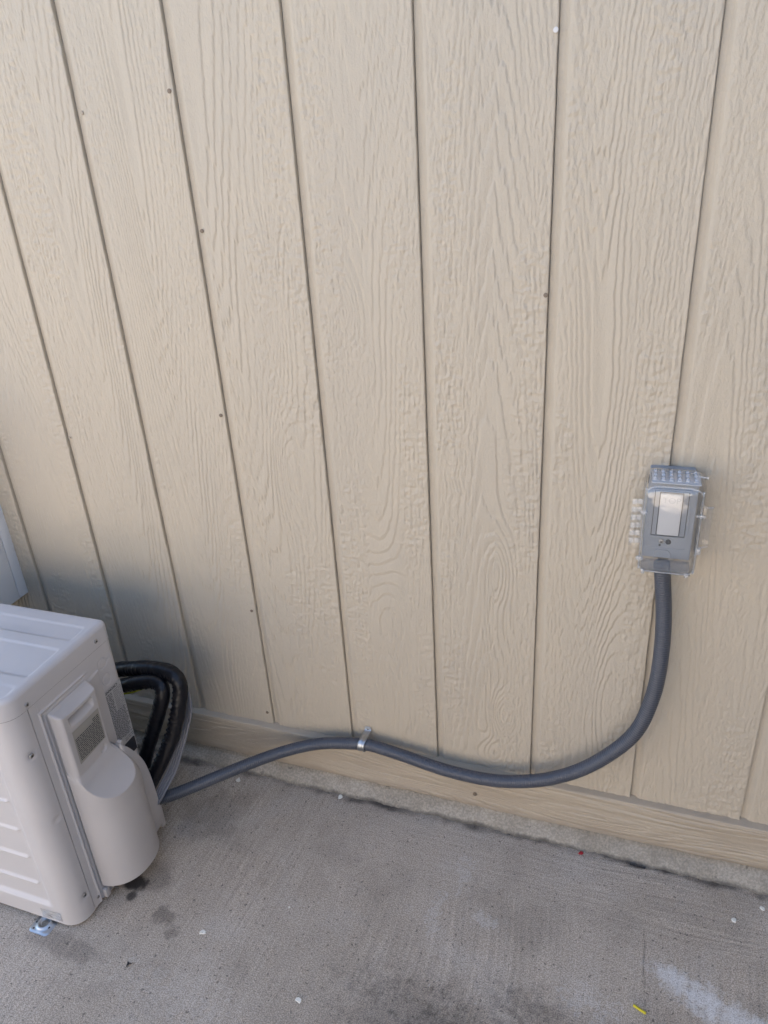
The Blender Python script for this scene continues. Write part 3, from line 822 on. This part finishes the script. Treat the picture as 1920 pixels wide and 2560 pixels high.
yw = tube('ground_wire', [(-0.80, -0.165, 0.27), (-0.6902, -0.160, 0.3036), (-0.652, -0.152, 0.3139), (-0.6062, -0.137, 0.3324), (-0.585, -0.120, 0.335)], 0.0022, M['yellow'], None, 8, 0.004)
tag(yw, 'thin yellow-green wire behind the condenser under the black pipes', 'wire')

# ------------------------------------------------------------------ conduit with its strap
cpts = [(-0.612, -0.252, 0.082), (-0.592, -0.238, 0.0886), (-0.5445, -0.22, 0.1048), (-0.4858, -0.19, 0.1262), (-0.4034, -0.12, 0.1384), (-0.333, -0.07, 0.1485), (-0.2601, -0.042, 0.1612), (-0.1797, -0.033, 0.1725), (-0.1564, -0.0325, 0.1756), (-0.139, -0.033, 0.1758), (-0.0752, -0.037, 0.1714), (0.0272, -0.045, 0.1618), (0.1245, -0.05, 0.1652), (0.1981, -0.052, 0.1834), (0.2593, -0.052, 0.2108), (0.3208, -0.05, 0.2553), (0.3778, -0.047, 0.3205), (0.4051, -0.045, 0.3717), (0.4189, -0.043, 0.4299), (0.4252, -0.041, 0.4799), (0.4264, -0.038, 0.5475), (0.4228, -0.036, 0.613), (0.4148, -0.036, 0.6764), (0.4090, -0.036, 0.716)]
def ribs(s, a, r): return r + 0.00042 * math.sin(2 * math.pi * s / 0.0046 + a)
cd = tube('flexible_conduit', cpts, 0.0131, M['conduit'], None, 26, 0.00085, ribs, 260)
tag(cd, 'slate grey flexible conduit sweeping from the condenser along the wall to the outlet box', 'conduit')
st = empty('pipe_strap', (-0.1605, -0.0325, 0.1745), 'shiny zinc one-hole strap holding the conduit to the wall', 'strap')
# strap band: profile in the yz plane around the conduit, ear up against the wall
cy, cz, rr = -0.0325, 0.1752, 0.0142
prof = [(-0.0030, 0.2000), (-0.0031, 0.1965), (-0.0034, 0.1925), (-0.0090, 0.1895)]
for k in range(13):
    a = R(62 + 200 * k / 12); prof.append((cy + rr * math.cos(a), cz + rr * math.sin(a)))
prof = [(p.x, p.y) for p in catmull([(y, z, 0) for y, z in prof], 4)]
V = []; wN = 13
for i, (y, z) in enumerate(prof):
    a = Vector(prof[max(0, i - 1)]); b = Vector(prof[min(len(prof) - 1, i + 1)]); t = (b - a).normalized(); n = Vector((t.y, -t.x))
    if n.x > 0 and z > 0.1895: n = -n
    if (Vector((y, z)) - Vector((cy, cz))).dot(n) < 0 and z < 0.1895: n = -n
    f = i / (len(prof) - 1)
    hw = 0.0080
    if z > 0.1965: hw *= math.sqrt(max(0.0, 1 - ((z - 0.1965) / 0.0040) ** 2)) * 0.999 + 0.001
    for k in range(wN):
        u = 2 * k / (wN - 1) - 1
        rib = 0.0013 * (math.exp(-((abs(u) - 0.62) / 0.2) ** 2)) if z < 0.1895 else 0.0006 * sst(abs(u), 0.7, 1.0)
        shift = 0.0035 * sst(z, 0.184, 0.193)
        V.append((-0.1640 + shift + hw * u, y + n.x * (rib + 0.0006), z + n.y * (rib + 0.0006)))
F = grid_faces(wN, len(prof))
band = mesh_obj('strap_band', V, F, M['zinc'], st, smooth=True)
md = band.modifiers.new('thickness', 'SOLIDIFY'); md.thickness = 0.0012; md.offset = 0
screw((-0.1605, -0.0042, 0.1955), (0, -1, 0), 0.0036, st)
adopt(st)

# ------------------------------------------------------------------ weatherproof outlet with clear in-use cover
ob = empty('outlet_box', (0.411, -0.02, 0.73), 'grey outlet box under a clear bubble cover, at the end of the conduit', 'outlet box')
BX0, BX1 = 0.3765, 0.4450
box('back_box', BX0, BX1, -0.0330, -0.0004, 0.7280, 0.8745, M['boxgrey'], ob, 0.003, 3)
box('lower_lip', 0.3760, 0.4500, -0.0840, -0.0388, 0.7215, 0.7233, M['lip'], ob, 0.0006)
box('base_plate', 0.3760, 0.4500, -0.0385, -0.0334, 0.7255, 0.8710, M['plategrey'], ob, 0.0022)
PY = -0.0385
fr = bmesh.new()
for (a, b, c, d) in ((0.3835, 0.3865, 0.7640, 0.8500), (0.4385, 0.4415, 0.7640, 0.8500), (0.3865, 0.4385, 0.7640, 0.7668), (0.3865, 0.4385, 0.8472, 0.8500)):
    bm_box(fr, a, b, PY - 0.0030, PY - 0.0001, c, d)
bm_obj('window_frame', fr, M['plategrey'], ob)
box('gasket', 0.3868, 0.4382, PY - 0.0009, PY - 0.0002, 0.7671, 0.8469, M['dark'], ob)
box('window_panel', 0.3878, 0.4372, PY - 0.0014, PY - 0.0003, 0.7681, 0.8459, M['plategrey'], ob)
rc = box('receptacle', 0.3955, 0.4285, PY - 0.0070, PY - 0.0010, 0.7710, 0.8430, M['outlet'], ob, 0.002)
box('receptacle_shadow_gap', 0.3942, 0.4298, PY - 0.0021, PY - 0.0016, 0.7695, 0.8445, M['dark'], ob)
screw((0.4045, PY, 0.7560), (0, -1, 0), 0.0042, ob)
disc('dark_plug', (0.4150, PY, 0.7560), (0, -1, 0), 0.0045, 0.002, M['dark'], ob)
disc('small_hole', (0.4025, PY, 0.7490), (0, -1, 0), 0.0018, 0.0004, M['dark'], ob)
# cable entry notch moulded in the plate
tube('cable_notch', [(0.3960, PY, 0.7245), (0.3960, PY, 0.7345), (0.3985, PY, 0.7385), (0.4040, PY, 0.7400), (0.4120, PY, 0.7400), (0.4175, PY, 0.7385), (0.4200, PY, 0.7345), (0.4200, PY, 0.7245)], 0.0010, M['plategrey'], ob, 8, 0.002)
tube('moulded_line', [(0.3810, PY, 0.7450), (0.3850, PY, 0.7440), (0.4350, PY, 0.7440), (0.4400, PY, 0.7455)], 0.0007, M['plategrey'], ob, 8, 0.002)
# the bubble: rounded plan swept from flange to front face
def rrect(x0, x1, z0, z1, rt, rb, n=8):
    pts = []
    for (cx, cz, r, a0) in ((x1 - rt, z1 - rt * 0.55, rt, 0), (x0 + rt, z1 - rt * 0.55, rt, 90), (x0 + rb, z0 + rb, rb, 180), (x1 - rb, z0 + rb, rb, 270)):
        for k in range(n + 1):
            a = R(a0 + 90 * k / n); rz = r * 0.55 if a0 < 180 else r
            pts.append((cx + r * math.cos(a), cz + rz * math.sin(a)))
    return pts
rings = [(-0.0200, 0.3745, 0.4520, 0.7200, 0.8750, .010, .006), (-0.0300, 0.3720, 0.4545, 0.7190, 0.8755, .012, .008), (-0.0600, 0.3705, 0.4560, 0.7215, 0.8755, .016, .010),
         (-0.0800, 0.3712, 0.4545, 0.7245, 0.8745, .019, .012), (-0.0880, 0.3725, 0.4530, 0.7265, 0.8725, .022, .013),
         (-0.0915, 0.3750, 0.4505, 0.7295, 0.8690, .022, .013), (-0.0928, 0.3790, 0.4465, 0.7340, 0.8640, .022, .012)]
V = []; F = []
for (y, a, b, c, d, rt, rb) in rings: V += [(x, y, z) for x, z in rrect(a, b, c, d, rt, rb)]
n = 36
for j in range(len(rings) - 1):
    for k in range(n):
        k2 = (k + 1) % n; F.append((j * n + k, (j + 1) * n + k, (j + 1) * n + k2, j * n + k2))
F.append(tuple((len(rings) - 1) * n + k for k in range(n))[::-1])
bub = mesh_obj('clear_cover', V, F, M['clear'], ob, smooth=True); bub.data.set_sharp_from_angle(angle=R(45))
md = bub.modifiers.new('thickness', 'SOLIDIFY'); md.thickness = 0.0022; md.offset = -1
box('frosted_roof', 0.3790, 0.4490, -0.0830, -0.0300, 0.8764, 0.8774, M['frost'], bub, 0.0004)
# rim bead round the front face, ribs on the roof, hinge blocks and side flanges
tube('cover_rim', [(x, -0.0890, z) for x, z in [rrect(0.3720, 0.4535, 0.7260, 0.8735, .022, .012)[k % 36] for k in range(0, 38)]], 0.0013, M['clearrib'], bub, 8, 0.002, None, 1)
for k in range(6):
    x = 0.3835 + 0.0117 * k
    rb = bmesh.new()
    bm_box(rb, x - 0.0032, x + 0.0032, -0.0760, -0.0330, 0.8775, 0.8800, 0.0011, 2)
    for q in range(3): bm_box(rb, x - 0.0024, x + 0.0024, -0.0735 + q * 0.014, -0.0640 + q * 0.014, 0.8798, 0.8818, 0.0009, 1)
    bm_obj('roof_rib', rb, M['frost'], bub, angle=40)
box('hinge_flange', 0.3530, 0.3712, -0.0520, -0.0490, 0.7500, 0.8340, M['clear'], bub, 0.001)
for k in range(6):
    z = 0.7560 + 0.0140 * k
    rb = bmesh.new()
    bm_box(rb, 0.3540, 0.3618, -0.0550, -0.0522, z, z + 0.0085, 0.0010, 2); bm_box(rb, 0.3625, 0.3700, -0.0555, -0.0522, z + 0.001, z + 0.0095, 0.0010, 2)
    bm_obj('hinge_knuckle', rb, M['clearrib'], bub, angle=40)
for z in (0.7480, 0.8280): box('hinge_lug', 0.3665, 0.3770, -0.0960, -0.0900, z, z + 0.0050, M['clearrib'], bub, 0.0012)
box('latch_flange', 0.4545, 0.4735, -0.0500, -0.0475, 0.7620, 0.8290, M['clear'], bub, 0.001)
tube('latch_hook', [(0.4545, -0.070, 0.8430), (0.4580, -0.0620, 0.8350), (0.4640, -0.0560, 0.8300), (0.4735, -0.0500, 0.8285)], 0.0018, M['clearrib'], bub, 8, 0.002)
tube('latch_hook', [(0.4520, -0.0850, 0.7600), (0.4580, -0.0700, 0.7630), (0.4650, -0.0580, 0.7625), (0.4720, -0.0500, 0.7600)], 0.0018, M['clearrib'], bub, 8, 0.002)
box('latch_lug', 0.4465, 0.4590, -0.0945, -0.0895, 0.8290, 0.8330, M['clearrib'], bub, 0.0012)
box('latch_eye', 0.4520, 0.4600, -0.0900, -0.0780, 0.7640, 0.7740, M['clearrib'], bub, 0.002)
for x in (0.3790, 0.4435): box('corner_foot', x - 0.003, x + 0.003, -0.0950, -0.0880, 0.7235, 0.7310, M['clearrib'], bub, 0.0015)
tube('hinge_pin', [(0.4400, -0.050, 0.8790), (0.4480, -0.050, 0.8780), (0.4580, -0.050, 0.8770)], 0.0017, M['clearrib'], bub, 8, 0.001)
disc('pin_head', (0.4590, -0.050, 0.8770), (1, 0, 0), 0.0028, 0.002, M['clearrib'], bub)
TM = Matrix.Translation((0.3965, -0.0938, 0.8490)) @ Matrix(((1, 0, 0, 0), (0, 0, -1, 0), (0, 1, 0, 0), (0, 0, 0, 1)))
text('moulded_lettering', 'TOP', 0.0135, M['clearrib'], bub, TM)
disc('knockout_plug', (BX0 - 0.0002, -0.0170, 0.8560), (-1, 0, 0), 0.0075, 0.0012, M['dark'], ob)
adopt(ob)

# ------------------------------------------------------------------ scraps on the slab
def flake(x, y, r, mat, name, label, cat, seed, h=0.0012, zb=0.0002, sx=1.0, group=None):
    rnd = random.Random(seed); n = 9; V = []; F = []
    rs = [r * rnd.uniform(0.55, 1.15) for _ in range(n)]
    for hh, sc_ in ((0, 1.0), (h, 0.86)):
        for k in range(n):
            a = 2 * math.pi * k / n; V.append((rs[k] * sc_ * math.cos(a) * sx, rs[k] * sc_ * math.sin(a), hh + (rnd.uniform(0, h * .5) if hh else 0)))
    V.append((0, 0, h * 1.3))
    for k in range(n):
        k2 = (k + 1) % n; F.append((k, k2, n + k2, n + k)); F.append((n + k, n + k2, 2 * n))
    o = mesh_obj(name, V, F, mat); o.location = (x, y, zb); o.rotation_euler.z = rnd.uniform(0, 6)
    return tag(o, label, cat, group)
G = 'white paint chips on the concrete'
flake(-0.3650, -0.4286, 0.0068, M['white'], 'paint_chip', 'white paint chip on the slab to the right of the metal foot', 'paint chip', 1, group=G)
flake(-0.1283, -0.4901, 0.0060, M['white'], 'paint_chip', 'cream paint chip on the slab near the bottom edge, left of the dark grime', 'paint chip', 2, group=G)
flake(-0.4946, -0.0588, 0.0080, M['white'], 'paint_chip', 'pale splat on the slab just below the conduit near the pipes', 'paint chip', 3, 0.0006, group=G)
flake(-0.2300, -0.0390, 0.0062, M['white'], 'paint_chip', 'white fleck in the joint at the foot of the wall below the strap', 'paint chip', 4, 0.0010, zb=0.001, sx=1.5, group=G)
flake(0.6103, -0.1097, 0.0050, M['white'], 'paint_chip', 'small white chip on the slab near the right edge, the farther from the wall', 'paint chip', 5, group=G)
flake(0.6629, -0.0680, 0.0052, M['white'], 'paint_chip', 'small white chip at the right edge close to the trim', 'paint chip', 6, group=G)
flake(-0.2238, -0.3310, 0.0028, M['white'], 'paint_chip', 'tiny white speck on the open slab midway between condenser and grime', 'paint chip', 7, group=G)
# folded black leaf scrap
V = [(-0.010, 0.004, 0.0003), (-0.002, 0.000, 0.0035), (0.009, 0.007, 0.0006), (-0.006, -0.009, 0.0005), (-0.001, -0.002, 0.0045), (-0.004, 0.001, 0.0012)]
lf = mesh_obj('leaf_scrap', V, [(0, 5, 1), (1, 5, 4), (1, 4, 2), (3, 4, 5), (0, 3, 5)], M['leaf']); lf.location = (-0.4622, -0.5249, 0.0003)
tag(lf, 'small forked black leaf scrap lying on the concrete', 'leaf')
ys_ = tube('wire_offcut', [(0.4340, -0.3270, 0.0026), (0.4440, -0.3312, 0.0026), (0.4545, -0.3350, 0.0026)], 0.0023, simple('yellow_sleeve', (0.55, 0.47, 0.02), 0.5), None, 8, 0.002)
tag(ys_, 'short yellow wire offcut on the slab beside the white overspray', 'wire')
rd = flake(0.3192, -0.0400, 0.0042, M['red'], 'plastic_scrap', 'tiny red plastic scrap in the joint at the foot of the wall', 'scrap', 12, 0.0015, zb=0.0008, sx=1.8)
tw = tube('twig', [(0.4180, -0.0400, 0.0020), (0.4330, -0.0415, 0.0024), (0.4490, -0.0405, 0.0020)], 0.0016, M['leaf'], None, 7, 0.002)
tag(tw, 'thin dark twig lying in the joint along the wall', 'twig')
